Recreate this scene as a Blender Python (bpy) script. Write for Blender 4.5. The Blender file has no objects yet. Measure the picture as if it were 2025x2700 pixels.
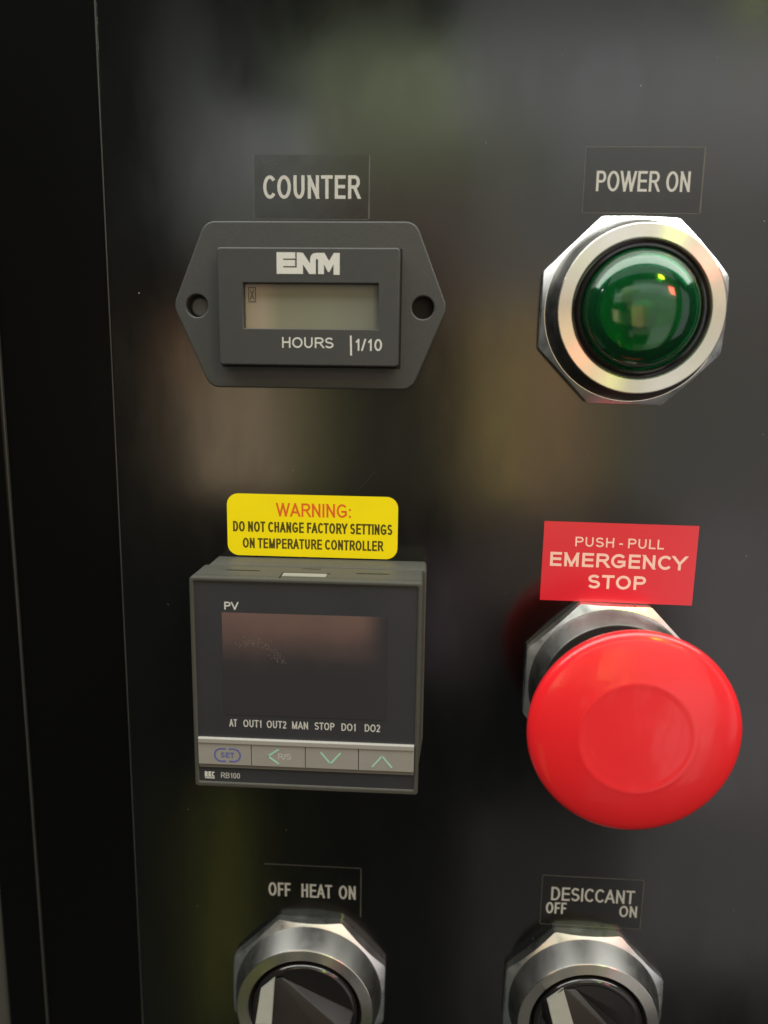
import bpy, bmesh, math, random
from mathutils import Vector, Matrix
random.seed(7)
sc = bpy.context.scene
COL = sc.collection
MM = 0.001
ZC = 1.30                      # height of the panel's middle above the floor, metres

def W(u, v, w=0.0):
    """panel millimetres (right, up, out of the panel) -> world metres"""
    return Vector((u*MM, -w*MM, ZC + v*MM))

# ---------------------------------------------------------------- camera
def rot(a):
    x, y, z = a
    Rx = Matrix.Rotation(x, 3, 'X'); Ry = Matrix.Rotation(y, 3, 'Y'); Rz = Matrix.Rotation(z, 3, 'Z')
    return Rz @ Rx @ Ry
CAMR = rot((0.17202392, -0.05392114, -0.01376317))
CAMP = (15.154769, 32.425642, 168.898253)
P2W = Matrix(((1, 0, 0), (0, 0, -1), (0, 1, 0)))
cam_d = bpy.data.cameras.new("camera"); cam = bpy.data.objects.new("camera", cam_d); COL.objects.link(cam)
m = (P2W @ CAMR.transposed()).to_4x4(); m.translation = W(*CAMP)
cam.matrix_world = m
cam_d.sensor_fit = 'VERTICAL'; cam_d.sensor_height = 36.0
cam_d.lens = 1998.239/2700*36.0
cam_d.clip_start = 0.004; cam_d.clip_end = 50
cam_d.dof.use_dof = True; cam_d.dof.focus_distance = 0.168; cam_d.dof.aperture_fstop = 8.0
sc.camera = cam

# ---------------------------------------------------------------- world: a dim even grey room light
wd = bpy.data.worlds.new("World"); sc.world = wd; wd.use_nodes = True
wd.node_tree.nodes['Background'].inputs[0].default_value = (0.9, 1.0, 0.95, 1)
wd.node_tree.nodes['Background'].inputs[1].default_value = 0.05
sc.view_settings.view_transform = 'Standard'; sc.view_settings.look = 'None'
sc.view_settings.exposure = 0.0; sc.view_settings.gamma = 1.0
sc.cycles.max_bounces = 10; sc.cycles.transmission_bounces = 8; sc.cycles.glossy_bounces = 5
sc.cycles.use_denoising = True; sc.cycles.blur_glossy = 0.3

# ---------------------------------------------------------------- added lights
# added lights about a metre out, for reflections in the panel; x, y are tangents seen from the camera's mirror point
FOOT = (15.15, 32.43, -168.9)
def lamp(name, x0, x1, y0, y1, L, color, d=1000.0, spread=180):
    cx, cy = (x0+x1)/2, (y0+y1)/2
    pos = W(FOOT[0]+cx*(d+168.9), FOOT[1]+cy*(d+168.9), d)
    tgt = W(0, 0, 0)
    sx, sy = (x1-x0)*(d+168.9)*MM, (y1-y0)*(d+168.9)*MM
    ld = bpy.data.lights.new(name, 'AREA'); ld.shape = 'RECTANGLE'; ld.size = sx; ld.size_y = sy
    ld.color = color; ld.energy = L*math.pi*sx*sy; ld.spread = math.radians(spread)
    o = bpy.data.objects.new(name, ld); COL.objects.link(o)
    o.location = pos
    o.rotation_euler = (math.radians(90), 0, 0)     # shines along +Y, flat on to the panel
    return o
# name, tangents, radiance, colour
lamp("soft_fill", 0.03, 0.75, 0.31, 0.41, 2.2, (0.98, 0.99, 1.0))          # grey-white band, upper right
lamp("soft_fill", 0.03, 0.75, 0.41, 0.50, 0.8, (0.98, 1.0, 1.0))
lamp("soft_fill", 0.14, 0.75, 0.24, 0.31, 1.7, (1.0, 1.0, 0.96))
lamp("soft_fill", 0.06, 0.75, 0.10, 0.24, 1.15, (1.0, 0.98, 0.90))
lamp("soft_fill", -0.315, -0.285, 0.29, 0.44, 1.3, (0.92, 1.0, 1.0))
lamp("soft_fill", -0.315, -0.14, 0.245, 0.33, 2.0, (0.97, 1.0, 0.95))       # upper middle
lamp("soft_fill", -0.315, -0.13, 0.16, 0.245, 1.35, (1.0, 1.0, 0.92))
lamp("olive_fill", -0.20, 0.03, 0.35, 0.39, 1.3, (0.88, 1.0, 0.70))
lamp("olive_fill", -0.14, 0.03, 0.30, 0.40, 1.75, (0.88, 1.0, 0.55), d=970)
lamp("olive_fill", -0.16, 0.13, 0.24, 0.32, 1.2, (0.95, 1.0, 0.62), d=980)
lamp("rose_fill", -0.13, 0.06, 0.15, 0.24, 0.9, (1.0, 0.74, 0.58))
lamp("rose_fill", -0.02, 0.06, 0.05, 0.15, 0.65, (1.0, 0.55, 0.42))
lamp("brown_fill", 0.06, 0.13, -0.15, 0.10, 2.6, (1.0, 0.74, 0.27))        # warm column
lamp("brown_fill", 0.13, 0.21, -0.16, 0.10, 2.6, (1.0, 0.62, 0.32))
lamp("olive_fill", 0.21, 0.26, -0.14, 0.10, 1.1, (1.0, 0.88, 0.40))
lamp("soft_fill", 0.26, 0.75, -0.16, 0.10, 0.95, (1.0, 0.96, 0.84))
lamp("soft_fill", 0.33, 0.75, -0.58, -0.16, 1.25, (1.0, 0.91, 0.91))       # right side
lamp("soft_fill", 0.30, 0.75, -0.85, -0.58, 0.75, (1.0, 0.93, 0.88))
lamp("brown_fill", -0.315, -0.18, -0.15, 0.05, 2.8, (1.0, 0.74, 0.46))     # warm patch under the counter
lamp("olive_fill", -0.18, -0.12, -0.16, 0.03, 0.9, (0.96, 0.92, 0.36))
lamp("orange_fill", -0.318, -0.305, -0.01, 0.08, 5.0, (1.0, 0.42, 0.18), d=980)
lamp("dim_fill", -0.12, 0.06, -0.16, 0.02, 0.25, (1.0, 0.88, 0.55))
lamp("dim_fill", 0.00, 0.07, -0.40, -0.24, 0.6, (1.0, 0.72, 0.84))
lamp("dim_fill", 0.07, 0.33, -0.30, -0.16, 0.55, (1.0, 0.80, 0.66))
lamp("dim_fill", 0.07, 0.30, -0.98, -0.60, 0.25, (1.0, 0.88, 0.80))
lamp("olive_fill", -0.33, -0.24, -0.99, -0.58, 0.42, (0.9, 0.9, 0.15))
lamp("top_fill", -0.75, 1.00, 0.72, 1.25, 1.1, (0.92, 0.97, 1.0))          # broad added fill above the camera
lamp("side_fill", 1.05, 1.9, -0.7, 0.6, 0.9, (0.97, 0.97, 1.0))             # added fill, far right
lamp("glint_fill", -1.12, -1.095, 0.72, 0.745, 420.0, (1.0, 1.0, 1.0))       # small added light for glints, upper left
lamp("yellow_glint_fill", 0.47, 0.57, 0.57, 0.70, 64.0, (0.72, 1.0, 0.03), d=940)  # added coloured light for glints on the trim rings
lamp("red_glint_fill", 0.60, 0.74, 0.30, 0.44, 42.0, (1.0, 0.13, 0.07), d=940)  # added red light, also for ring glints
# added overhead fill above the cabinet, shining down
ld = bpy.data.lights.new("overhead_fill", 'AREA'); ld.shape = 'RECTANGLE'; ld.size = 3.0; ld.size_y = 0.5; ld.energy = 46; ld.color = (1.0, 1.0, 0.94)
o = bpy.data.objects.new("overhead_fill", ld); COL.objects.link(o); o.location = (0.2, -0.27, ZC+0.9)

# ---------------------------------------------------------------- helpers
def tag(o, label=None, cat=None, group=None, kind=None):
    if label: o['label'] = label
    if cat: o['category'] = cat
    if group: o['group'] = group
    if kind: o['kind'] = kind
    return o
def thing(name, label, cat, u, v, w=0.0, group=None):
    o = bpy.data.objects.new(name, None); COL.objects.link(o); o.empty_display_size = 0.01
    o.location = W(u, v, w)
    o['origin'] = (u, v, w)
    return tag(o, label, cat, group)
def origin(o):
    """panel origin of a thing or of a part's thing"""
    while o.parent is not None: o = o.parent
    return Vector(o['origin'])
def link(name, me, mat, parent, smooth=False):
    """me has panel-space mm coordinates (u, v, w), absolute; becomes local to its thing"""
    org = origin(parent) if parent else Vector((0, 0, 0))
    for vt in me.vertices:
        c = vt.co - org
        vt.co = Vector((c.x*MM, -c.z*MM, c.y*MM))
    o = bpy.data.objects.new(name, me); COL.objects.link(o)
    if mat: me.materials.append(mat)
    if parent is None: o.location = W(0, 0, 0); 
    else: o.parent = parent
    fl = me_flat.get(me.name, ())
    for p in me.polygons: p.use_smooth = smooth and p.index not in fl
    return o
def fin(bm, name):
    bmesh.ops.recalc_face_normals(bm, faces=bm.faces)
    me = bpy.data.meshes.new(name); bm.to_mesh(me); bm.free(); return me
me_flat = {}
def sharp(me, deg=35):
    me.update()
    for p in me.polygons: p.use_smooth = True
    me.set_sharp_from_angle(angle=math.radians(deg))
    for p in me.polygons:
        if p.normal.z > 0.9999: me_flat.setdefault(me.name, set()).add(p.index)
def box(bm, x0, x1, y0, y1, z0, z1, bev=0.0, seg=2):
    vs = [bm.verts.new((x, y, z)) for z in (z0, z1) for x, y in ((x0, y0), (x1, y0), (x1, y1), (x0, y1))]
    fs = [bm.faces.new([vs[i] for i in f]) for f in ((3, 2, 1, 0), (4, 5, 6, 7), (0, 1, 5, 4), (1, 2, 6, 5), (2, 3, 7, 6), (3, 0, 4, 7))]
    if bev:
        es = list({e for f in fs for e in f.edges})
        bmesh.ops.bevel(bm, geom=es, offset=bev, segments=seg, profile=0.5, affect='EDGES')
def round_poly(pts, rs, n=8):
    """polygon corners rounded with radii"""
    out = []; N = len(pts)
    for i in range(N):
        p0, p, p1 = Vector(pts[i-1]), Vector(pts[i]), Vector(pts[(i+1) % N])
        r = rs[i] if isinstance(rs, (list, tuple)) else rs
        if r <= 0: out.append(tuple(p)); continue
        a = (p0-p).normalized(); b = (p1-p).normalized()
        half = math.acos(max(-1, min(1, a.dot(b))))/2
        d = r/math.tan(half); c = p+(a+b).normalized()*(r/math.sin(half))
        s = p+a*d; e = p+b*d
        a0 = math.atan2(s.y-c.y, s.x-c.x); a1 = math.atan2(e.y-c.y, e.x-c.x)
        da = (a1-a0+math.pi) % (2*math.pi)-math.pi
        for k in range(n+1):
            t = a0+da*k/n; out.append((c.x+r*math.cos(t), c.y+r*math.sin(t)))
    return out
def prism(bm, pts, z0, z1, holes=(), bev=0.0, seg=2):
    """extruded outline with optional holes; outer top edge bevelled inward by bev"""
    loops = [pts]+list(holes)
    tops = []
    def ring(L, z): return [bm.verts.new((x, y, z)) for x, y in L]
    def inset(L, d, sgn):
        n = len(L); o = []
        for i in range(n):
            a, p, b = Vector(L[i-1]), Vector(L[i]), Vector(L[(i+1) % n])
            t = ((p-a).normalized()+(b-p).normalized())
            if t.length < 1e-6: t = b-a
            t.normalize(); o.append((p.x-t.y*d*sgn, p.y+t.x*d*sgn))
        return o
    def area(L): return sum(L[i-1][0]*L[i][1]-L[i][0]*L[i-1][1] for i in range(len(L)))
    for li, L in enumerate(loops):
        s = 1 if area(L) > 0 else -1
        if li > 0: s = -s
        rings = [ring(L, z0)]
        if bev > 0:
            rings.append(ring(L, z1-bev))
            for k in range(1, seg+1):
                t = math.pi/2*k/seg
                rings.append(ring(inset(L, bev*(1-math.cos(t)), s), z1-bev+bev*math.sin(t)))
        else: rings.append(ring(L, z1))
        for a, b in zip(rings, rings[1:]):
            for i in range(len(L)):
                bm.faces.new((a[i-1], a[i], b[i], b[i-1]))
        tops.append(rings[-1])
    es = []
    for t in tops:
        for i in range(len(t)): es.append(bm.edges.get((t[i-1], t[i])) or bm.edges.new((t[i-1], t[i])))
    bmesh.ops.triangle_fill(bm, use_beauty=True, edges=es)
def lathe(bm, prof, cu, cv, n=96, close=True):
    """prof: (r, w) from outside in; r==0 closes with a fan"""
    rings = []
    for r, w in prof:
        if r <= 1e-6: rings.append([bm.verts.new((cu, cv, w))])
        else: rings.append([bm.verts.new((cu+r*math.cos(2*math.pi*k/n), cv+r*math.sin(2*math.pi*k/n), w)) for k in range(n)])
    for a, b in zip(rings, rings[1:]):
        for k in range(n):
            k2 = (k+1) % n
            if len(b) == 1: bm.faces.new((a[k], a[k2], b[0]))
            elif len(a) == 1: bm.faces.new((a[0], b[k2], b[k]))
            else: bm.faces.new((a[k], a[k2], b[k2], b[k]))
def arc(cx, cy, r, a0, a1, n):
    return [(cx+r*math.cos(math.radians(a0+(a1-a0)*k/n)), cy+r*math.sin(math.radians(a0+(a1-a0)*k/n))) for k in range(n+1)]

# ---------------------------------------------------------------- materials
def mat(name, color, rough=0.5, metal=0.0, spec=0.5, coat=0.0, coat_rough=0.1, var=0.0, vscale=300.0, rvar=0.0,
        bump=0.0, bscale=2000.0, aniso=0.0, trans=0.0, ior=1.5, alpha=1.0):
    m = bpy.data.materials.new(name); m.use_nodes = True
    nt = m.node_tree; b = nt.nodes['Principled BSDF']
    b.inputs['Base Color'].default_value = (*color, 1); b.inputs['Roughness'].default_value = rough
    b.inputs['Metallic'].default_value = metal; b.inputs['Specular IOR Level'].default_value = spec
    b.inputs['Coat Weight'].default_value = coat; b.inputs['Coat Roughness'].default_value = coat_rough
    b.inputs['Transmission Weight'].default_value = trans; b.inputs['IOR'].default_value = ior
    b.inputs['Alpha'].default_value = alpha
    tc = nt.nodes.new('ShaderNodeTexCoord')
    if var or rvar:
        nz = nt.nodes.new('ShaderNodeTexNoise'); nz.inputs['Scale'].default_value = vscale; nz.inputs['Detail'].default_value = 6
        nt.links.new(tc.outputs['Object'], nz.inputs['Vector'])
        if var:
            mx = nt.nodes.new('ShaderNodeMix'); mx.data_type = 'RGBA'; mx.clamp_factor = True
            mx.inputs['A'].default_value = (*[c*(1-var) for c in color], 1); mx.inputs['B'].default_value = (*[min(1, c*(1+var)) for c in color], 1)
            nt.links.new(nz.outputs['Fac'], mx.inputs['Factor']); nt.links.new(mx.outputs['Result'], b.inputs['Base Color'])
        if rvar:
            mr = nt.nodes.new('ShaderNodeMapRange'); mr.inputs['From Min'].default_value = 0.3; mr.inputs['From Max'].default_value = 0.7
            mr.inputs['To Min'].default_value = max(0.02, rough-rvar); mr.inputs['To Max'].default_value = rough+rvar
            nt.links.new(nz.outputs['Fac'], mr.inputs['Value']); nt.links.new(mr.outputs['Result'], b.inputs['Roughness'])
    if bump:
        n2 = nt.nodes.new('ShaderNodeTexNoise'); n2.inputs['Scale'].default_value = bscale; n2.inputs['Detail'].default_value = 3
        nt.links.new(tc.outputs['Object'], n2.inputs['Vector'])
        bp = nt.nodes.new('ShaderNodeBump'); bp.inputs['Strength'].default_value = 1.0; bp.inputs['Distance'].default_value = bump*MM
        nt.links.new(n2.outputs['Fac'], bp.inputs['Height']); nt.links.new(bp.outputs['Normal'], b.inputs['Normal'])
    if aniso:
        b.inputs['Anisotropic'].default_value = aniso
        tg = nt.nodes.new('ShaderNodeTangent'); tg.direction_type = 'RADIAL'; tg.axis = 'Y'
        b.inputs['Anisotropic Rotation'].default_value = 0.25
        nt.links.new(tg.outputs['Tangent'], b.inputs['Tangent'])
    return m
M = {}
M['enamel'] = mat('black_gloss_enamel', (0.0022, 0.0022, 0.002), 0.14, spec=0.6, rvar=0.02, vscale=60, bump=0.004, bscale=260)
def grease():
    m = M['mush']; nt = m.node_tree; b = nt.nodes['Principled BSDF']
    tc = nt.nodes.new('ShaderNodeTexCoord'); mp = nt.nodes.new('ShaderNodeMapping'); mp.inputs['Rotation'].default_value = (0, 0.7, 0); mp.inputs['Scale'].default_value = (3, 1, 1)
    nt.links.new(tc.outputs['Object'], mp.inputs['Vector'])
    n1 = nt.nodes.new('ShaderNodeTexNoise'); n1.inputs['Scale'].default_value = 70; n1.inputs['Detail'].default_value = 7; n1.inputs['Distortion'].default_value = 1.5; nt.links.new(mp.outputs[0], n1.inputs['Vector'])
    mr = nt.nodes.new('ShaderNodeMapRange'); mr.inputs['From Min'].default_value = 0.45; mr.inputs['From Max'].default_value = 0.72
    mr.inputs['To Min'].default_value = 0.05; mr.inputs['To Max'].default_value = 0.28
    nt.links.new(n1.outputs['Fac'], mr.inputs['Value']); nt.links.new(mr.outputs[0], b.inputs['Coat Roughness'])
def smudge():
    m = M['enamel']; nt = m.node_tree; b = nt.nodes['Principled BSDF']
    tc = nt.nodes.new('ShaderNodeTexCoord'); mp = nt.nodes.new('ShaderNodeMapping'); mp.inputs['Rotation'].default_value = (0, 0.5, 0); mp.inputs['Scale'].default_value = (14, 1, 5)
    nt.links.new(tc.outputs['Object'], mp.inputs['Vector'])
    n1 = nt.nodes.new('ShaderNodeTexNoise'); n1.inputs['Scale'].default_value = 3.0; n1.inputs['Detail'].default_value = 8; n1.inputs['Roughness'].default_value = 0.65; nt.links.new(mp.outputs[0], n1.inputs['Vector'])
    mr = nt.nodes.new('ShaderNodeMapRange'); mr.inputs['From Min'].default_value = 0.42; mr.inputs['From Max'].default_value = 0.75
    mr.inputs['To Min'].default_value = 0.13; mr.inputs['To Max'].default_value = 0.24
    nt.links.new(n1.outputs['Fac'], mr.inputs['Value']); nt.links.new(mr.outputs[0], b.inputs['Roughness'])
smudge()
M['strip'] = mat('black_strip_enamel', (0.002, 0.002, 0.002), 0.22, spec=0.15)
M['void'] = mat('gap_black', (0.002, 0.002, 0.002), 0.9, spec=0.0)
M['edge'] = mat('edge_highlight_and_marks', (0.020, 0.020, 0.018), 0.45, var=0.7, vscale=40)  # edge highlights put into the colour; also serves scratch and seam
M['greyp'] = mat('grey_frame_paint', (0.045, 0.045, 0.04), 0.5)
M['meter'] = mat('moulded_charcoal_plastic', (0.032, 0.034, 0.034), 0.55, spec=0.35, var=0.12, vscale=900, bump=0.03, bscale=2600)
M['bezel'] = mat('smooth_charcoal_plastic', (0.028, 0.030, 0.031), 0.5, spec=0.35, var=0.1, vscale=500, bump=0.012, bscale=3000)
M['dark'] = mat('dark_hole', (0.006, 0.006, 0.006), 0.7, spec=0.2)
M['screw'] = mat('dull_screw_metal', (0.045, 0.046, 0.045), 0.5, metal=0.3)
M['white'] = mat('white_print', (0.43, 0.435, 0.42), 0.6, spec=0.3, var=0.08, vscale=1500)
M['whitedim'] = mat('cream_print', (0.36, 0.36, 0.345), 0.5, spec=0.3, var=0.12, vscale=1500)
M['lcd'] = mat('lcd_backing', (0.185, 0.18, 0.145), 0.35, spec=0.3, var=0.06, vscale=150)
M['lcdseg'] = mat('lcd_segment', (0.05, 0.05, 0.045), 0.4)
M['label'] = mat('black_label_film', (0.0035, 0.0035, 0.003), 0.17, spec=0.52, var=0.5, vscale=250, rvar=0.03, bump=0.012, bscale=500)
M['cutedge'] = mat('label_cut_edge', (0.05, 0.05, 0.045), 0.5, var=0.9, vscale=160)
M['yellow'] = mat('yellow_vinyl', (0.68, 0.56, 0.0), 0.35, spec=0.3, var=0.05, vscale=120)
M['redprint'] = mat('red_print', (0.55, 0.085, 0.015), 0.5, spec=0.2)
M['blackprint'] = mat('black_print', (0.055, 0.045, 0.005), 0.5, spec=0.2)
M['red'] = mat('red_vinyl', (0.54, 0.018, 0.03), 0.2, spec=0.5, var=0.04, vscale=90)
M['pinkprint'] = mat('pale_print', (0.72, 0.48, 0.42), 0.4, spec=0.4)
M['chrome'] = mat('satin_chrome_nut', (0.84, 0.84, 0.82), 0.31, metal=1.0, var=0.1, vscale=400, rvar=0.05)
M['collar'] = mat('brushed_collar', (0.17, 0.168, 0.16), 0.42, metal=1.0, var=0.08, vscale=500, rvar=0.05)
M['ring'] = mat('spun_ring_metal', (0.56, 0.54, 0.49), 0.26, metal=1.0, aniso=0.96, var=0.04, vscale=700)
M['rubber'] = mat('black_gasket', (0.012, 0.012, 0.012), 0.45)
M['glosspl'] = mat('gloss_black_plastic', (0.008, 0.007, 0.007), 0.14, spec=0.6, rvar=0.04, vscale=200)
M['brownpl'] = mat('worn_black_plastic', (0.008, 0.0065, 0.0065), 0.36, spec=0.2, var=0.2, vscale=500)
M['insert'] = mat('white_pointer_insert', (0.16, 0.16, 0.14), 0.5, var=0.12, vscale=600)
M['mush'] = mat('red_mushroom_plastic', (0.64, 0.012, 0.017), 0.32, spec=0.4, coat=0.45, coat_rough=0.06, var=0.03, vscale=60, bump=0.003, bscale=300)
M['lens'] = mat('green_lens', (0.015, 0.27, 0.09), 0.09, spec=0.5, trans=0.93, ior=1.49)
M['lensin'] = mat('green_diffuser', (0.22, 0.66, 0.22), 0.3, spec=0.5, var=0.6, vscale=330, bump=0.35, bscale=420)
M['bulb'] = mat('amber_filament_glass', (0.75, 0.62, 0.06), 0.2, spec=0.6)
M['reflector'] = mat('lamp_reflector', (0.45, 0.55, 0.45), 0.3, metal=0.9)
M['ctrl'] = mat('grey_controller_case', (0.042, 0.042, 0.036), 0.5, spec=0.35, var=0.15, vscale=900, bump=0.02, bscale=2500)
M['face'] = mat('blue_black_face', (0.024, 0.025, 0.029), 0.28, spec=0.45, var=0.15, vscale=90)
M['keys'] = mat('silver_grey_keys', (0.20, 0.195, 0.18), 0.4, spec=0.4, var=0.08, vscale=400)
M['keylit'] = mat('key_strip_lit', (0.22, 0.215, 0.20), 0.35, spec=0.4)  # key strip coloured as its lit upper bevel
M['keyshade'] = mat('key_strip_shaded', (0.10, 0.095, 0.088), 0.45)  # key strip coloured as its shaded lower slope
M['latch'] = mat('pale_latch', (0.17, 0.175, 0.16), 0.45)
M['blue'] = mat('blue_print', (0.07, 0.075, 0.24), 0.5)
M['mint'] = mat('mint_print', (0.24, 0.44, 0.33), 0.5)
M['dust'] = mat('dust', (0.20, 0.20, 0.18), 0.8)
grease()

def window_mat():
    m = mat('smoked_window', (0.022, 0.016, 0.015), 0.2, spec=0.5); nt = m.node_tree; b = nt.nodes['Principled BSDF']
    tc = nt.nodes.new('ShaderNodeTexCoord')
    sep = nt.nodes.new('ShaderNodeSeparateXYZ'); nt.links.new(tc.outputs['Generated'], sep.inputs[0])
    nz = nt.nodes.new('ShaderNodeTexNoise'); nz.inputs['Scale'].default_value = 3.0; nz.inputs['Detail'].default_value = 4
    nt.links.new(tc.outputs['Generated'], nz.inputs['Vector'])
    # rosy-brown light painted into the colour along the top of the display glass
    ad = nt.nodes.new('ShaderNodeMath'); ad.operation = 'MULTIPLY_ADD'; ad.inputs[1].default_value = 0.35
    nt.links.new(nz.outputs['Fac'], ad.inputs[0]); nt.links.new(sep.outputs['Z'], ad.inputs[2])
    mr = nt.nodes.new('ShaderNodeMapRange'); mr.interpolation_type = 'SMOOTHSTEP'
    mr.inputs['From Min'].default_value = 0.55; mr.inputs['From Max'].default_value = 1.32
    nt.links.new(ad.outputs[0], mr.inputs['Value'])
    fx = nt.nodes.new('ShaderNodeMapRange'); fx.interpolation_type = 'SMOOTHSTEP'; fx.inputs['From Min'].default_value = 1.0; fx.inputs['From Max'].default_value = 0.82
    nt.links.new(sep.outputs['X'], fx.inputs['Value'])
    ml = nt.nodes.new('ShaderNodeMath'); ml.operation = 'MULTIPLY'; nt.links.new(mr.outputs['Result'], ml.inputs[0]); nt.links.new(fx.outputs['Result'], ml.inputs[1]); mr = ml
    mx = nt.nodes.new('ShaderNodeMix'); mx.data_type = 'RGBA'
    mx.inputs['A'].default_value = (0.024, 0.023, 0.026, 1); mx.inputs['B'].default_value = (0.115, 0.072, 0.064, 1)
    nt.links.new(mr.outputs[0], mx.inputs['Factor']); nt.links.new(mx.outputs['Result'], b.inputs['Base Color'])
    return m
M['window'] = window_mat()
def lcd_mat():  # tan-to-green shift painted along the display as glare
    m = M['lcd']; nt = m.node_tree; b = nt.nodes['Principled BSDF']
    tc = nt.nodes.new('ShaderNodeTexCoord'); sep = nt.nodes.new('ShaderNodeSeparateXYZ'); nt.links.new(tc.outputs['Generated'], sep.inputs[0])
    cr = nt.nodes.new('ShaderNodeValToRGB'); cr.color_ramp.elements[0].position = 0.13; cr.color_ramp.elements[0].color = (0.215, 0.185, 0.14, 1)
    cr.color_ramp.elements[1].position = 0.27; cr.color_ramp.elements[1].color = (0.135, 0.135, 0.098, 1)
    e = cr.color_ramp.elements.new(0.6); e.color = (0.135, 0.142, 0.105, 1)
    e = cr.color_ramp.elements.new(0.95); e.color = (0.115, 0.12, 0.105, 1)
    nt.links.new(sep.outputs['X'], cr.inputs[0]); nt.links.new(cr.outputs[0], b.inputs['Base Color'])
lcd_mat()

# ---------------------------------------------------------------- lettering
def arcp(cx, cy, rx, ry, a0, a1, n=12):
    return [(cx+rx*math.cos(math.radians(a0+(a1-a0)*k/n)), cy+ry*math.sin(math.radians(a0+(a1-a0)*k/n))) for k in range(n+1)]
# glyph: (ink width / cap height, left bearing, right bearing, strokes as centre lines in a unit box)
GL = {
 'A': (0.92, .01, .01, [[(0, 0), (.5, 1)], [(1, 0), (.5, 1)], [(.17, .30), (.83, .30)]]),
 'B': (0.78, .10, .05, [[(0, 0), (0, 1)], [(0, 1)]+arcp(.58, .77, .36, .23, 90, -90)+[(0, .54)], [(0, .54)]+arcp(.58, .27, .42, .27, 90, -90)+[(0, 0)]]),
 'C': (0.86, .06, .03, [arcp(.55, .5, .55, .5, 40, 320, 24)]),
 'D': (0.82, .10, .06, [[(0, 0), (0, 1)], [(0, 1)]+arcp(.42, .5, .58, .5, 90, -90, 16)+[(0, 0)]]),
 'E': (0.74, .10, .05, [[(0, 0), (0, 1)], [(0, 1), (1, 1)], [(0, .52), (.94, .52)], [(0, 0), (1, 0)]]),
 'F': (0.68, .10, .04, [[(0, 0), (0, 1)], [(0, 1), (1, 1)], [(0, .5), (.88, .5)]]),
 'G': (0.92, .06, .08, [arcp(.54, .5, .54, .5, 40, 318, 24)+[(1, .16), (1, .44)], [(.56, .44), (1, .44)]]),
 'H': (0.76, .10, .10, [[(0, 0), (0, 1)], [(1, 0), (1, 1)], [(0, .53), (1, .53)]]),
 'I': (0.13, .11, .11, [[(.5, 0), (.5, 1)]]),
 'K': (0.80, .10, .01, [[(0, 0), (0, 1)], [(1, 1), (0, .34)], [(.32, .56), (1, 0)]]),
 'L': (0.62, .10, .03, [[(0, 0), (0, 1)], [(0, 0), (1, 0)]]),
 'M': (0.92, .10, .10, [[(0, 0), (0, 1)], [(1, 0), (1, 1)], [(0, 1), (.5, 0)], [(1, 1), (.5, 0)]]),
 'N': (0.77, .10, .10, [[(0, 0), (0, 1)], [(1, 0), (1, 1)], [(0, 1), (1, 0)]]),
 'O': (0.94, .06, .06, [arcp(.5, .5, .5, .5, 0, 360, 32)]),
 'P': (0.76, .10, .05, [[(0, 0), (0, 1)], [(0, 1)]+arcp(.6, .74, .40, .26, 90, -90)+[(0, .48)]]),
 'R': (0.84, .10, .02, [[(0, 0), (0, 1)], [(0, 1)]+arcp(.56, .75, .38, .25, 90, -90)+[(0, .50)], [(.52, .50), (1, 0)]]),
 'S': (0.78, .06, .06, [arcp(.5, .755, .46, .245, 25, 262, 14)+arcp(.5, .255, .50, .255, 82, -160, 14)]),
 'T': (0.80, .02, .02, [[(0, 1), (1, 1)], [(.5, 0), (.5, 1)]]),
 'U': (0.76, .10, .10, [[(0, 1)]+arcp(.5, .40, .5, .40, 180, 360, 16)+[(1, 1)]]),
 'V': (0.90, .01, .01, [[(0, 1), (.5, 0)], [(1, 1), (.5, 0)]]),
 'W': (1.28, .01, .01, [[(0, 1), (.26, 0)], [(.26, 0), (.5, 1)], [(.5, 1), (.74, 0)], [(.74, 0), (1, 1)]]),
 'Y': (0.90, .01, .01, [[(0, 1), (.5, .42)], [(1, 1), (.5, .42)], [(.5, 0), (.5, .45)]]),
 '0': (0.62, .06, .06, [arcp(.5, .5, .5, .5, 0, 360, 28)]),
 '1': (0.34, .13, .16, [[(1, 0), (1, 1)], [(0, .74), (1, .98)]]),
 '2': (0.64, .05, .06, [arcp(.5, .72, .48, .28, 165, -38, 14)+[(0, 0)], [(0, 0), (1, 0)]]),
 '/': (0.38, .0, .0, [[(0, 0), (1, 1)]]),
 '-': (0.34, .05, .05, [[(0, .38), (1, .38)]]),
 ':': (0.13, .13, .13, [[(.5, .0), (.5, .01)], [(.5, .60), (.5, .61)]]),
 ' ': (0.30, 0, 0, []),
}
def clipy(poly, y, keep_above):
    out = []
    for i in range(len(poly)):
        a, b = poly[i-1], poly[i]
        ina = (a[1] >= y) == keep_above or a[1] == y; inb = (b[1] >= y) == keep_above or b[1] == y
        if ina != inb:
            t = (y-a[1])/(b[1]-a[1]); out.append((a[0]+(b[0]-a[0])*t, y))
        if inb: out.append(b)
    return out
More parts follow.
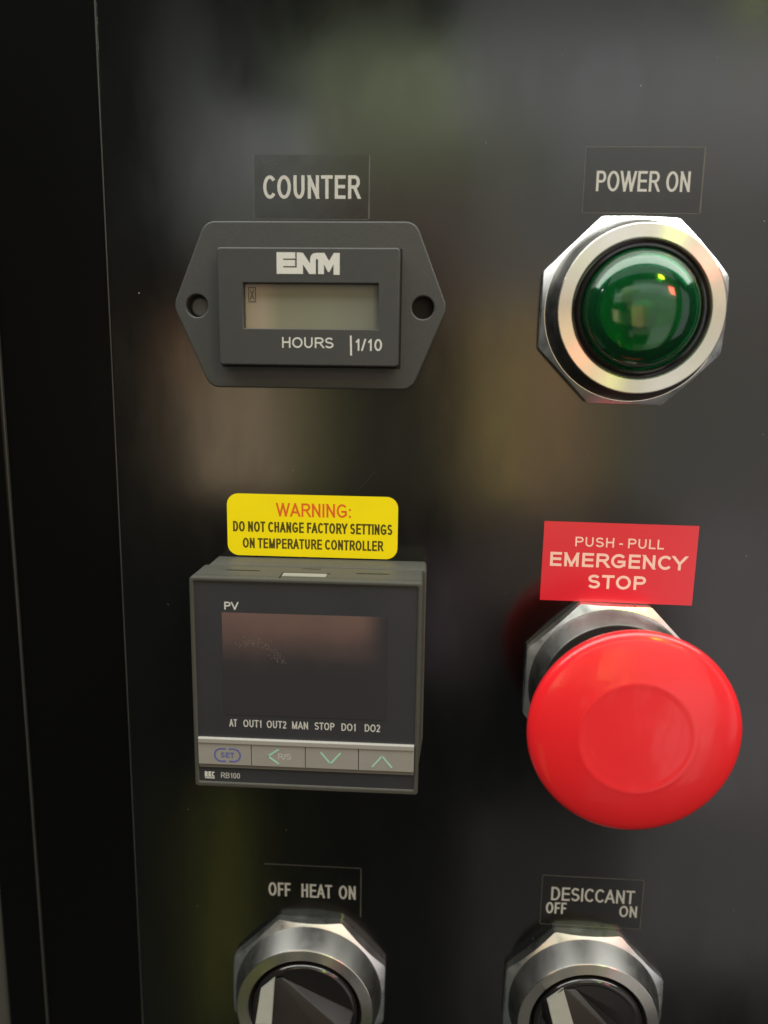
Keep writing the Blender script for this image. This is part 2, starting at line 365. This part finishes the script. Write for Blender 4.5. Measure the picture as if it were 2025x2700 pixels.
def lettering(parent, text, x0, x1, y0, y1, w, material, t=0.14, name='lettering', slant=0.0, track=0.0, gap=0.30):
    """stroke letters whose ink fills the box x0..x1, y0..y1 (mm); t = stroke weight / cap height; slant = rise over the width"""
    H_ = y1-y0; T = t*H_
    pen = 0.0; place = []
    for i, ch in enumerate(text):
        wd_, lb, rb, P = GL[ch]
        if ch == ' ': pen += gap; continue
        if place: pen += lb+track
        place.append((pen, wd_, P)); pen += wd_+rb
    last = place[-1]; total = last[0]+last[1]
    sx = (x1-x0)/total
    bm = bmesh.new(); lay = 0
    for p, wd_, P in place:
        gx0, gw = x0+p*sx, wd_*sx
        iw = max(gw-T, 0.0)
        for s in P:
            lay += 1; z = w+0.012+0.004*(lay % 4)
            pts = [(gx0+(gw-iw)/2+x*iw, y0+T/2+y*(H_-T)) for x, y in s]
            closed = (abs(pts[0][0]-pts[-1][0]) < 1e-6 and abs(pts[0][1]-pts[-1][1]) < 1e-6 and len(pts) > 3)
            if len(pts) == 2:
                a, b = Vector(pts[0]), Vector(pts[1]); d = (b-a)
                d = d.normalized() if d.length > 1e-9 else Vector((0, 1))
                n = Vector((-d.y, d.x))*T/2
                ext = T/2 if (abs(d.x) < 1e-3 or abs(d.y) < 1e-3) else T
                ax = ext <= T/2+1e-9
                a = a-d*(ext if ax or s[0][1] in (0, 1) else 0); b = b+d*(ext if ax or s[1][1] in (0, 1) else 0)
                q = [tuple(a-n), tuple(b-n), tuple(b+n), tuple(a+n)]
                q = clipy(clipy(q, y0, True), y1, False)
                if len(q) >= 3: bm.faces.new([bm.verts.new((X, Y, z)) for X, Y in q])
            else:
                L = []; R = []; N_ = len(pts)
                for i in range(N_):
                    if closed: a, b = Vector(pts[(i-1) % (N_-1)]), Vector(pts[(i+1) % (N_-1)])
                    else: a, b = Vector(pts[max(0, i-1)]), Vector(pts[min(N_-1, i+1)])
                    c = Vector(pts[i])
                    d1 = (c-a); d2 = (b-c); d1 = d1.normalized() if d1.length > 1e-9 else d2.normalized(); d2 = d2.normalized() if d2.length > 1e-9 else d1
                    d = (d1+d2).normalized(); k = 1/max(0.6, d.dot(d1)); n = Vector((-d.y, d.x))*T/2*k
                    if not closed and i == 0 and abs(d.y) < .05: c = c-d*T/2
                    if not closed and (i in (0, N_-1)) and abs(d.x) < .05 and (abs(s[i][1]-1) < .01): c = c+Vector((0, 1))*T/2
                    L.append(bm.verts.new((*(c+n), z))); R.append(bm.verts.new((*(c-n), z)))
                for i in range(N_-1): bm.faces.new((L[i], L[i+1], R[i+1], R[i]))
    for v in bm.verts: v.co.y += slant*((v.co.x-x0)/(x1-x0))
    me = bpy.data.meshes.new(name); bm.to_mesh(me); bm.free()
    return link(name, me, material, parent)
def flat(parent, name, polys, w, th, material):
    bm = bmesh.new()
    for q in polys: prism(bm, q, w, w+th)
    return link(name, fin(bm, name), material, parent)
def stroke(p0, p1, wd):
    d = (Vector(p1)-Vector(p0)).normalized(); n = Vector((-d.y, d.x))*wd/2
    return [tuple(Vector(p0)-n), tuple(Vector(p1)-n), tuple(Vector(p1)+n), tuple(Vector(p0)+n)]

# ================================================================= CABINET
cab = thing('control_cabinet', 'glossy black painted cabinet front that carries every switch, meter and sticker', 'cabinet', 0, 0)
GU = -55.3
bm = bmesh.new(); box(bm, GU, 230, -300, 260, -2.0, 0.0, 0.35, 3); me = fin(bm, 'front_panel'); sharp(me, 40)
link('front_panel', me, M['enamel'], cab, True)
bm = bmesh.new(); box(bm, -81.3, GU-0.35, -300, 260, -6.0, -1.2, 0.3, 2); me = fin(bm, 'side_strip'); sharp(me, 40)
link('side_strip', me, M['strip'], cab, True)
# lighter strips painted as light caught along the two vertical edges
bm = bmesh.new(); box(bm, GU-0.30, GU+0.05, -300, 260, -1.4, -0.12, 0.1, 2); link('edge_highlight', fin(bm, 'edge_highlight'), M['edge'], cab)
bm = bmesh.new(); box(bm, -81.75, -81.32, -300, 260, -4.0, -0.6, 0.12, 2); link('edge_highlight', fin(bm, 'edge_highlight'), M['edge'], cab)
bm = bmesh.new(); box(bm, -92.5, -81.8, -300, 260, -9.0, -1.5, 0.8, 3); me = fin(bm, 'hinge_side'); sharp(me, 40)
link('hinge_side', me, M['strip'], cab, True)
bm = bmesh.new(); box(bm, -180, -92.6, -300, 260, -12, -4, 2.0, 3); me = fin(bm, 'outer_frame'); sharp(me, 40)
link('outer_frame', me, M['greyp'], cab, True)
# dust specks and a hair scratch on the enamel
bm = bmesh.new()
spots = [(46.9, 62.4), (-15.6, 2.8), (87, -5), (-48.5, 50.6), (30.6, -84.5), (-17, -77), (88, 22), (84, 66), (91, 61), (57, 92)]
for i in range(34): spots.append((random.uniform(-50, 95), random.uniform(-120, 110)))
for i, (u, v) in enumerate(spots):
    r = random.uniform(0.08, 0.16) if i < 10 else random.uniform(0.03, 0.09)
    k = random.uniform(0, 3.1); n = 6
    pts = [(u+r*math.cos(t)*random.uniform(.6, 1.3), v+r*math.sin(t)*random.uniform(.6, 1.3)) for t in [k+2*math.pi*j/n for j in range(n)]]
    prism(bm, pts, 0.002, 0.03)
o = link('dust_specks', fin(bm, 'dust_specks'), M['dust'], cab); o['kind'] = 'stuff'
bm = bmesh.new(); prism(bm, stroke((-0.2, 7.5), (4.0, 12.2), 0.06), 0.002, 0.01)
link('scratch', fin(bm, 'scratch'), M['edge'], cab)

# ================================================================= STICKERS
def sticker(name, label, cat, cu, cv, wd, ht, ang, mt, r=0.0, edge=True, sides='lrtb'):
    t = thing(name, label, cat, cu, cv)
    c, s = math.cos(ang), math.sin(ang)
    def tr(x, y): return (cu+x*c-y*s, cv+x*s+y*c)
    P = [(-wd/2, -ht/2), (wd/2, -ht/2), (wd/2, ht/2), (-wd/2, ht/2)]
    if r: P = round_poly(P, r)
    bm = bmesh.new(); prism(bm, [tr(*p) for p in P], 0.004, 0.10); link('film', fin(bm, 'film'), mt, t)
    if edge:
        e = 0.16; bm = bmesh.new()
        if 'l' in sides: prism(bm, [tr(-wd/2-e, -ht/2), tr(-wd/2, -ht/2), tr(-wd/2, ht/2), tr(-wd/2-e, ht/2)], 0.002, 0.09)
        if 'r' in sides: prism(bm, [tr(wd/2, -ht/2), tr(wd/2+e*1.6, -ht/2), tr(wd/2+e*1.6, ht/2), tr(wd/2, ht/2)], 0.002, 0.11)
        if 't' in sides: prism(bm, [tr(-wd/2, ht/2), tr(wd/2, ht/2), tr(wd/2, ht/2+e), tr(-wd/2, ht/2+e)], 0.002, 0.09)
        if 'b' in sides: prism(bm, [tr(-wd/2, -ht/2-e), tr(wd/2, -ht/2-e), tr(wd/2, -ht/2), tr(-wd/2, -ht/2)], 0.002, 0.09)
        link('cut_edge', fin(bm, 'cut_edge'), M['cutedge'], t)
    return t
t = sticker('name_label', 'small black sticker reading COUNTER above the hour meter', 'label', -10.34, 72.55, 24.4, 12.8, -0.004, M['label'], sides='lrb')
lettering(t, 'COUNTER', -20.62, 0.11, 70.2, 74.9, 0.10, M['whitedim'], 0.145, track=0.02)
bm = bmesh.new()
for k in range(70):
    x = -22.2+abs(random.gauss(0, 2.6)); y = 78.4-abs(random.gauss(0, 1.0))-0.25*abs(x+22.2)*random.random()
    r = random.uniform(0.04, 0.16)
    prism(bm, [(x-r, y-r*.5), (x+r*.6, y-r), (x+r, y+r*.4), (x-r*.4, y+r*.7)], 0.10, 0.112+0.001*(k % 3))
M['scuff'] = mat('film_scuff', (0.035, 0.036, 0.033), 0.6)
o = link('scuff', fin(bm, 'scuff'), M['scuff'], t); o['kind'] = 'stuff'
t = sticker('name_label', 'small black sticker reading POWER ON above the green lamp', 'label', 58.73, 73.89, 23.9, 12.8, -0.005, M['label'])
lettering(t, 'POWER ON', 49.2, 68.3, 71.75, 75.75, 0.10, M['whitedim'], 0.125, slant=-0.15, gap=0.42)
t = sticker('name_label', 'small black sticker reading OFF HEAT ON above the left selector switch', 'label', -10.56, -93.16, 24.05, 13.35, 0.0, M['label'], sides='rt')
for s, a, b, dy in (('OFF', -21.56, -16.0, 0), ('HEAT', -13.27, -5.59, 0), ('ON', -3.9, 0.28, 0)):
    lettering(t, s, a, b, -95.05, -91.35, 0.10, M['whitedim'], 0.135)
t = sticker('name_label', 'small black sticker reading DESICCANT above the right selector switch', 'label', 58.10, -92.53, 24.1, 13.05, -0.004, M['label'])
lettering(t, 'DESICCANT', 48.3, 68.4, -92.45, -88.85, 0.10, M['whitedim'], 0.135, slant=-0.05)
lettering(t, 'OFF', 47.2, 52.2, -96.1, -93.0, 0.10, M['whitedim'], 0.15)
lettering(t, 'ON', 64.95, 69.2, -96.1, -93.05, 0.10, M['whitedim'], 0.15)
t = sticker('warning_sticker', 'yellow rounded sticker with red WARNING heading above the temperature controller', 'sticker', -10.37, -0.66, 39.2, 14.4, -0.002, M['yellow'], r=2.6, edge=False)
lettering(t, 'WARNING:', -18.65, -1.54, 1.50, 4.62, 0.10, M['redprint'], 0.14)
lettering(t, 'DO NOT CHANGE FACTORY SETTINGS', -28.65, 8.0, -2.25, 0.2, 0.10, M['blackprint'], 0.17, slant=-0.0, gap=0.36, track=-0.02)
lettering(t, 'ON TEMPERATURE CONTROLLER', -26.45, 6.0, -6.05, -3.68, 0.10, M['blackprint'], 0.17, gap=0.36, track=-0.02)
t = sticker('emergency_sticker', 'red rectangular sticker reading EMERGENCY STOP above the red mushroom button', 'sticker', 59.05, -7.47, 34.06, 18.3, -0.010, M['red'], edge=False)
lettering(t, 'PUSH - PULL', 49.2, 68.8, -3.75, -1.55, 0.10, M['pinkprint'], 0.155, slant=-0.25, track=0.043)
lettering(t, 'EMERGENCY', 43.8, 74.1, -8.4, -5.15, 0.10, M['pinkprint'], 0.185, slant=-0.3, track=0.020)
lettering(t, 'STOP', 52.5, 65.4, -13.4, -10.2, 0.10, M['pinkprint'], 0.185, slant=-0.12, track=0.020)

# ================================================================= HOUR METER
hm = thing('hour_meter', 'charcoal hour meter with six-sided flange and small grey display under the COUNTER sticker', 'hour meter', -10.4, 47.9)
cx, cy = -10.55, 47.75
out = round_poly([(cx-22.0, cy-17.3), (cx+22.3, cy-17.3), (cx+29.6, cy), (cx+22.6, cy+17.5), (cx-22.2, cy+17.5), (cx-29.6, cy)], [3.2, 3.2, 4.0, 3.2, 3.2, 4.0])
holes = [[(cx+s*24.4+2.35*math.cos(2*math.pi*k/32), cy+2.35*math.sin(2*math.pi*k/32)) for k in range(32)] for s in (-1, 1)]
bm = bmesh.new(); prism(bm, [(cx+(x-cx)*.993, cy+(y-cy)*.99) for x, y in out], 0.02, 0.4); link('gasket_or_shade', fin(bm, 'gasket_or_shade'), M['dark'], hm)  # dark layer added as contact shade under the flange, not a seal
bm = bmesh.new(); prism(bm, out, 0.38, 2.4, holes, 0.35, 3); me = fin(bm, 'flange'); sharp(me, 50); link('flange', me, M['meter'], hm, True)
for k, s in enumerate((-1, 1)):
    bm = bmesh.new(); c = cx+s*24.4
    if s < 0: lathe(bm, [(2.1, 0.42), (2.1, 0.9), (1.75, 1.1), (0, 1.1)], c+0.45, cy-0.2, 24)
    else: lathe(bm, [(2.3, 0.41), (2.3, 0.5), (0, 0.5)], c, cy, 24)
    link('screw_hole', fin(bm, 'screw_hole'), M['screw'] if s < 0 else M['dark'], hm)
bo = round_poly([(-29.35, 35.25), (8.95, 35.25), (8.95, 59.35), (-29.35, 59.35)], 0.7, 4)
wn = [(-23.9, 42.9), (-23.9, 52.2), (4.5, 52.2), (4.5, 42.9)]
bm = bmesh.new(); prism(bm, bo, 2.38, 6.0, [wn], 0.3, 3); me = fin(bm, 'bezel'); sharp(me, 50); bz = link('bezel', me, M['bezel'], hm, True)
bm = bmesh.new(); box(bm, -23.85, 4.45, 42.95, 52.15, 2.6, 4.4); dp = link('display', fin(bm, 'display'), M['lcd'], hm)
bm = bmesh.new(); prism(bm, [(-29.7, 34.9), (9.3, 34.9), (9.3, 59.7), (-29.7, 59.7)], 2.36, 2.44); link('bezel_shadow_gap', fin(bm, 'g'), M['dark'], hm)
# hourglass symbol
x0, x1, y0, y1 = -23.1, -21.65, 48.5, 51.4; q = 0.22
ic = [stroke((x0, y0), (x0, y1), q), stroke((x1, y0), (x1, y1), q), stroke((x0-q/2, y0), (x1+q/2, y0), q), stroke((x0-q/2, y1), (x1+q/2, y1), q),
      stroke((x0+.35, y0+.45), (x1-.35, y1-.45), q), stroke((x0+.35, y1-.45), (x1-.35, y0+.45), q)]
bm = bmesh.new()
for i, s in enumerate(ic): prism(bm, s, 4.4, 4.43+0.003*i)
link('hourglass_symbol', fin(bm, 'i'), M['lcdseg'], dp)
# maker's mark
def N(px, py): return (-16.75+(px-503)/487*13.2, 53.95+(308-py)/175*4.4)
E_ = [(503, 133), (648, 133), (648, 183), (553, 183), (553, 194), (646, 194), (646, 243), (553, 243), (553, 254), (659, 254), (659, 133), (707, 137), (762, 222), (762, 190), (768, 160), (785, 142), (812, 137),
      (872, 137), (908, 200), (945, 137), (990, 137), (990, 310), (943, 310), (943, 225), (912, 288), (900, 288), (869, 225), (869, 305), (824, 305), (824, 190), (812, 182), (806, 195), (806, 305), (756, 305), (707, 228), (707, 305), (503, 305)]
bm = bmesh.new(); prism(bm, [N(*p) for p in E_], 6.0, 6.05); link('lettering', fin(bm, 'l'), M['white'], bz)
lettering(bz, 'HOURS', -15.75, -4.8, 38.95, 41.15, 6.0, M['white'], 0.145)
lettering(bz, '1/10', -0.2, 5.45, 38.5, 40.95, 6.0, M['white'], 0.145)
bm = bmesh.new(); prism(bm, stroke((-1.05, 37.5), (-1.15, 41.6), 0.38), 6.0, 6.05); link('lettering', fin(bm, 'l'), M['white'], bz)

# ================================================================= OCTAGON BASE shared by the four operators
def octa_R(th, a): 
    k = math.radians(45); t = (th+k/2) % k-k/2
    return a/math.cos(t)
def base(t, cu, cv, a=19.05, turn=0.0, rc=16.85, rin=13.75, ph=9.0, nh=3.1, rtop=18.5, ringmat=None):
    """octagon nut, tapering collar and bright ring"""
    n = 192; bm = bmesh.new(); rings = []
    for prof in range(5):
        rg = []
        for k in range(n):
            th = 2*math.pi*k/n; R = octa_R(th-turn, a)
            if prof == 0: r, w = R, 0.05
            elif prof == 1: r, w = R, nh-max(0.15, (R-rtop)*0.55)
            elif prof == 2: r, w = min(R-0.06, rtop+0.02+max(0, (R-rtop)*0.5)), nh-max(0.02, (R-rtop)*0.27)
            elif prof == 3: r, w = rtop, nh
            else: r, w = rtop-1.2, nh
            rg.append(bm.verts.new((cu+r*math.cos(th), cv+r*math.sin(th), w)))
        rings.append(rg)
    for A, B in zip(rings, rings[1:]):
        for k in range(n): bm.faces.new((A[k-1], A[k], B[k], B[k-1]))
    me = fin(bm, 'octagon_nut'); sharp(me, 18); nut = link('octagon_nut', me, M['chrome'], t, True)
    bm = bmesh.new()
    lathe(bm, [(rtop+0.05, nh-0.3), (rtop-0.12, nh+0.15), (rc+0.05, ph-0.35), (rc-0.1, ph-0.08)], cu, cv, 128)
    me = fin(bm, 'collar'); sharp(me, 30); link('collar', me, M['collar'], t, True)
    # ring is its own object with its own origin at the centre so that the turned grain runs round it
    bm = bmesh.new()
    lathe(bm, [(rc-0.1, ph-0.1), (rc-0.28, ph), (rin+0.25, ph+0.02), (rin, ph-0.2), (rin-0.05, ph-3)], cu, cv, 128)
    me = fin(bm, 'trim_ring'); sharp(me, 30); link('trim_ring', me, ringmat or M['ring'], t, True)
    bm = bmesh.new()
    lathe(bm, [(a-1.0, 0.06), (a+0.5, 0.06), (a+0.5, 0.3), (a-1.0, 0.3)], cu, cv, 96)
    return nut

# ---- pilot lamp
pl = thing('pilot_light', 'round green indicator lamp with bright metal ring under the POWER ON sticker', 'indicator light', 57.9, 47.2)
cu, cv = 57.9, 47.2
base(pl, cu, cv, turn=math.radians(22.5*0-1.2))
def link2(n, me, m, p, sm=False):
    for q in me.vertices: q.co.z -= 1.8
    return link(n, me, m, p, sm)
bm = bmesh.new(); lathe(bm, [(13.75, 9.6), (13.2, 9.7), (12.95, 10.5), (12.7, 10.95), (12.3, 11.1), (12.0, 10.9), (11.95, 10.4), (11.95, 7.6), (8.3, 7.6)], cu, cv); me = fin(bm, 'gasket_or_shade'); sharp(me); link2('gasket_or_shade', me, M['glosspl'], pl, True)
# clear green lens: brim and dome, with a real wall thickness
outer = [(11.9, 8.2), (11.9, 10.6)]
outer += [(11.6*math.cos(math.radians(x))**0.85, 10.9+5.4*math.sin(math.radians(x))) for x in range(4, 88, 6)]+[(0, 16.3)]
inner = [(10.6*math.cos(math.radians(x))**0.85, 10.3+4.7*math.sin(math.radians(x))) for x in range(84, 0, -8)]
bm = bmesh.new(); lathe(bm, outer, cu, cv, 96)
lathe(bm, [(0, 15.0)]+inner+[(10.6, 8.3), (11.9, 8.2)], cu, cv, 96)
bmesh.ops.remove_doubles(bm, verts=bm.verts, dist=0.002)
me = fin(bm, 'lens'); sharp(me, 40); link2('lens', me, M['lens'], pl, True)
bm = bmesh.new(); lathe(bm, [(8.5, 7.9), (8.4, 9.4), (8.0, 10.0), (7.4, 9.8), (5.0, 8.6), (3.2, 7.2), (0, 7.0)], cu, cv, 64); me = fin(bm, 'reflector'); sharp(me); link2('reflector', me, M['lensin'], pl, True)
bm = bmesh.new(); lathe(bm, [(2.6, 7.0), (2.9, 8.5), (2.7, 10.8), (2.1, 12.2), (1.0, 12.9), (0, 13.0)], cu+0.4, cv-0.6, 32)
me = fin(bm, 'bulb'); sharp(me, 60); link2('bulb', me, M['bulb'], pl, True)

# ---- emergency stop
es = thing('emergency_stop_button', 'large red mushroom push button on an octagonal metal nut', 'emergency button', 58.25, -35.8)
cu, cv = 58.25, -35.8
base(es, cu, cv, ringmat=M['rubber'], turn=math.radians(-1.2))
bm = bmesh.new(); lathe(bm, [(13.4, 8.0), (11.5, 9.5), (11.0, 18), (12, 20)], cu, cv, 64); me = fin(bm, 'stem'); sharp(me); link('stem', me, M['rubber'], es, True)
hw = 25.5; hcx, hcy = 57.6, -35.8
prof = [(11.5, hw-6.0), (17.5, hw-5.2), (19.9, hw-3.4), (20.75, hw-1.6), (20.98, hw-0.3), (20.85, hw+0.45), (20.4, hw+0.95), (19.3, hw+1.35), (17.0, hw+1.9), (14.4, hw+2.35),
        (12.5, hw+2.62), (11.9, hw+2.70), (11.5, hw+2.78), (11.1, hw+2.80), (10.6, hw+2.78), (9.9, hw+2.77), (8.5, hw+2.78), (6.0, hw+2.80), (3.0, hw+2.84), (0, hw+2.85)]
bm = bmesh.new(); lathe(bm, prof, hcx, hcy, 160); me = fin(bm, 'mushroom_head'); sharp(me, 50); mh = link('mushroom_head', me, M['mush'], es, True)

# ---- selector switches
def selector(label, cu, cv, foot, top, white):
    t = thing('selector_switch', label, 'selector switch', cu, cv, group='selector switches with octagonal metal nuts')
    base(t, cu, cv, turn=math.radians(-1.0))
    ph = 9.0
    bm = bmesh.new(); lathe(bm, [(13.75, ph-1.0), (13.2, ph-1.4), (12.8, ph-2.4), (10, ph-2.6)], cu, cv); me = fin(bm, 'gasket_or_shade'); sharp(me); link('gasket_or_shade', me, M['rubber'], t, True)
    bm = bmesh.new(); lathe(bm, [(12.9, ph-3), (12.9, ph-0.4), (12.6, ph+0.3), (12.0, ph+0.5), (11.2, ph+0.3), (0, ph+0.3)], cu, cv, 96)
    me = fin(bm, 'knob'); sharp(me, 50); kn = link('knob', me, M['glosspl'], t, True)
    # lever: a low wedge across the knob, its near half mirrored through the knob's centre
    pts = [(p[0], p[1], p[2]) for p in foot+top]
    pts += [(2*cu-x, 2*cv-y, z) for x, y, z in pts]
    bm = bmesh.new()
    vs = [bm.verts.new(p) for p in pts]
    r = bmesh.ops.convex_hull(bm, input=vs)
    bmesh.ops.delete(bm, geom=[v for v in bm.verts if not v.link_faces], context='VERTS')
    bmesh.ops.dissolve_limit(bm, angle_limit=math.radians(3), verts=bm.verts, edges=bm.edges)
    bmesh.ops.bevel(bm, geom=list(bm.edges), offset=0.22, segments=2, profile=0.5, affect='EDGES')
    me = fin(bm, 'lever'); sharp(me, 25); lv = link('lever', me, M['brownpl'], kn, True)
    bm = bmesh.new()
    hi = [bm.verts.new((x, y, z+0.30)) for x, y, z in white]; lo = [bm.verts.new((x, y, z-0.9)) for x, y, z in white]
    for i in range(len(hi)): bm.faces.new((lo[i-1], lo[i], hi[i], hi[i-1]))
    bm.faces.new(hi); bm.faces.new(lo)
    bmesh.ops.triangulate(bm, faces=[f for f in bm.faces if len(f.verts) > 4])
    bmesh.ops.bevel(bm, geom=[e for e in bm.edges if e.verts[0] in hi and e.verts[1] in hi and e.is_boundary is False and e.calc_face_angle(0) > 0.5], offset=0.15, segments=2, affect='EDGES')
    me = fin(bm, 'pointer_insert'); sharp(me, 40); link('pointer_insert', me, M['insert'], kn, True)
    return t
FA = [(-16.12, -109.76, 9.3), (-2.9, -122.02, 9.3), (-22.0, -113.9, 9.3), (-23.3, -120.5, 9.3)]
TA = [(-16.47, -109.44, 9.95), (-8.37, -117.97, 13.8), (-7.2, -119.3, 14.4), (-18.15, -109.71, 10.1), (-21.45, -112.3, 11.2), (-22.3, -118.6, 14.0)]
WA = [(-21.45, -112.19, 11.3), (-18.15, -109.75, 10.19), (-18.19, -118.44, 14.11), (-22.1, -118.5, 14.2)]
FB = [(53.36, -108.51, 9.3), (63.26, -117.56, 9.3), (50.65, -108.4, 9.3), (45.5, -112.16, 9.3), (46.0, -117.0, 9.3)]
TB = [(51.48, -108.4, 10.1), (53.13, -114.69, 12.95), (54.2, -118.6, 14.7), (50.3, -108.4, 10.05), (46.6, -110.8, 11.1), (47.7, -114.9, 13.0), (48.8, -118.9, 14.7)]
WB = [(46.65, -110.73, 11.23), (50.5, -108.41, 10.14), (52.57, -114.71, 13.02), (53.5, -118.3, 14.65), (49.0, -118.5, 14.7), (47.8, -114.94, 13.12)]
selector('left selector switch with black lever in an octagonal nut under the OFF HEAT ON sticker', -11.2, -119.4, FA, TA, WA)
selector('right selector switch with black lever in an octagonal nut under the DESICCANT sticker', 57.0, -118.9, FB, TB, WB)

# ================================================================= TEMPERATURE CONTROLLER
tc_ = thing('temperature_controller', 'square grey temperature controller with dark display and row of keys below the yellow sticker', 'temperature controller', -9.2, -32.0)
H = 18.0; X0, X1, Y0, Y1 = -33.6, 15.15, -55.75, -8.46
bm = bmesh.new(); box(bm, X0+0.9, X1-0.5, Y0+1.2, Y1-0.35, 0.02, 9.0, 0.2, 1); 
# rear gasket frame, showing as a paler edge behind the case
fr = round_poly([(X0+1.0, Y0+1.4), (15.2, Y0+1.4), (15.95, Y0+8), (15.95, Y1+0.2), (X0+1.0, Y1+0.2)], [0.6, 0.4, 2, 0.8, 0.8], 4)
bm.free(); bm = bmesh.new(); prism(bm, fr, 0.02, 7.5, bev=0.3); me = fin(bm, 'mounting_frame'); sharp(me, 40); link('mounting_frame', me, M['ctrl'], tc_, True)
# case; the slots on its top side are dark boxes coloured as shaded recesses
win = round_poly([(X0+0.95, Y0+1.15), (X1-0.95, Y0+1.15), (X1-0.95, Y1-0.95), (X0+0.95, Y1-0.95)], 0.3, 3)[::-1]
bm = bmesh.new(); prism(bm, round_poly([(X0, Y0), (X1, Y0), (X1, Y1), (X0, Y1)], 0.7, 4), 7.5, H, [win], 0.3, 2)
bmesh.ops.recalc_face_normals(bm, faces=bm.faces)
me = fin(bm, 'case'); sharp(me, 40); case = link('case', me, M['ctrl'], tc_, True)
def tbox(name, x0, x1, w0, w1, m, y=Y1, d=0.02, parent=case):
    bm = bmesh.new(); box(bm, x0, x1, y-0.5, y+d, w0, w1); return link(name, fin(bm, name), m, parent)
tbox('slot', -27.4, -20.0, 11.2, 11.9, M['dark'])
tbox('slot', 0.9, 8.1, 11.2, 11.9, M['dark'])
tbox('slot', -11.2, -7.1, 8.6, 9.1, M['dark'])
tbox('slot', -14.8, -4.6, 12.2, 12.9, M['dark'])
tbox('slot', -14.9, -14.55, 12.9, 17.2, M['dark'])
tbox('latch', -14.5, -5.2, 13.0, 15.6, M['latch'], d=0.10)
tbox('seam', X0+0.6, X1-0.4, 15.9, 16.15, M['edge'], d=0.015)
bm = bmesh.new(); box(bm, X0+0.95, X1-0.95, Y0+1.15, Y1-0.95, 12, H-0.35); face = link('face_plate', fin(bm, 'face_plate'), M['face'], tc_)
FW = H-0.35
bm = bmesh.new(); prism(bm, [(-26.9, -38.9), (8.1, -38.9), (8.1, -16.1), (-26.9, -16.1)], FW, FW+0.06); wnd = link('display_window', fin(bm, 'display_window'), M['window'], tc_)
lettering(face, 'PV', -26.3, -23.3, -15.45, -13.75, FW, M['white'], 0.17)
for s, a, b in (('AT', -25.8, -24.1), ('OUT1', -22.75, -18.8), ('OUT2', -17.65, -13.4), ('MAN', -12.15, -8.7), ('STOP', -7.3, -3.0), ('DO1', -1.5, 1.55), ('DO2', 3.5, 6.8)):
    lettering(face, s, a, b, -41.65, -39.95, FW, M['whitedim'], 0.15)
# key row: lip coloured as lit, four keys, lower lip coloured as shaded
ky = [X0+1.0, -21.0, -9.25, 2.25, X1-1.0]
bm = bmesh.new(); prism(bm, [(ky[0], -45.4), (ky[4], -45.4), (ky[4], -44.2), (ky[0], -44.2)], FW, FW+0.8, bev=0.25); link('key_lip', fin(bm, 'k'), M['keylit'], tc_)
bm = bmesh.new(); prism(bm, [(ky[0], -51.2), (ky[4], -51.2), (ky[4], -50.3), (ky[0], -50.3)], FW, FW+0.3, bev=0.2); link('key_lip', fin(bm, 'k'), M['keyshade'], tc_)
keys = []
for i in range(4):
    bm = bmesh.new(); a = ky[i]+(0.07 if i else 0); b = ky[i+1]-(0.07 if i < 3 else 0)
    prism(bm, [(a, -50.28), (b, -50.28), (b, -45.42), (a, -45.42)], FW, FW+0.6, bev=0.12)
    me = fin(bm, 'key'); keys.append(link('key', me, M['keys'], tc_))
KW = FW+0.6
# SET inside an open oval, arrow with R/S, down arrow, up arrow
cx, cy = -26.2, -48.0; L = []
for sgn in (-1, 1):
    po = arc(cx+sgn*1.35, cy, 1.62, 90 if sgn < 0 else 90, 270 if sgn < 0 else -90, 14)
    pi = arc(cx+sgn*1.35, cy, 1.28, 270 if sgn < 0 else -90, 90, 14)
    ex = [(cx+sgn*0.35, cy-1.62), (cx+sgn*0.35, cy-1.28)]; ex2 = [(cx+sgn*0.35, cy+1.28), (cx+sgn*0.35, cy+1.62)]
    L.append(po+ex+pi+ex2)
flat(keys[0], 'oval_mark', L, KW, 0.03, M['blue'])
lettering(keys[0], 'SET', cx-1.5, cx+1.5, cy-0.6, cy+0.6, KW, M['blue'], 0.2)
flat(keys[1], 'arrow_mark', [stroke((-15.0, -46.2), (-17.4, -47.95), 0.36), stroke((-17.4, -47.85), (-15.0, -49.6), 0.365)], KW, 0.03, M['mint'])
lettering(keys[1], 'R/S', -15.1, -12.3, -48.5, -47.2, KW, M['whitedim'], 0.13)
flat(keys[2], 'arrow_mark', [stroke((-5.9, -46.5), (-3.75, -49.1), 0.36), stroke((-3.8, -49.1), (-1.6, -46.5), 0.365)], KW, 0.03, M['mint'])
flat(keys[3], 'arrow_mark', [stroke((5.2, -49.4), (7.35, -46.8), 0.36), stroke((7.3, -46.8), (9.45, -49.4), 0.365)], KW, 0.03, M['mint'])
lettering(face, 'RKC', -31.5, -29.25, -53.6, -52.3, FW, M['white'], 0.24)
flat(face, 'lettering', [[(-31.45, -53.95), (-29.3, -53.95), (-29.3, -53.75), (-31.45, -53.75)]], FW, 0.03, M['white'])
lettering(face, 'RB100', -27.9, -23.7, -53.75, -52.45, FW, M['whitedim'], 0.12)
# dried smear on the display glass: many tiny flecks along a thumb-shaped arc
bm = bmesh.new()
for k in range(150):
    a = random.uniform(math.radians(15), math.radians(165)); rr = random.gauss(1.0, 0.16)
    x = -18.9+4.6*rr*math.cos(a); y = -26.2+3.6*rr*math.sin(a)-0.35*(x+18.9)
    r = random.uniform(0.03, 0.09)
    prism(bm, [(x-r, y-r), (x+r, y-r*.6), (x+r*.7, y+r), (x-r*.5, y+r*1.2)], FW+0.06, FW+0.075)
M['smear'] = mat('dried_smear', (0.12, 0.10, 0.095), 0.8)
o = link('smear', fin(bm, 'smear'), M['smear'], wnd); o['kind'] = 'stuff'
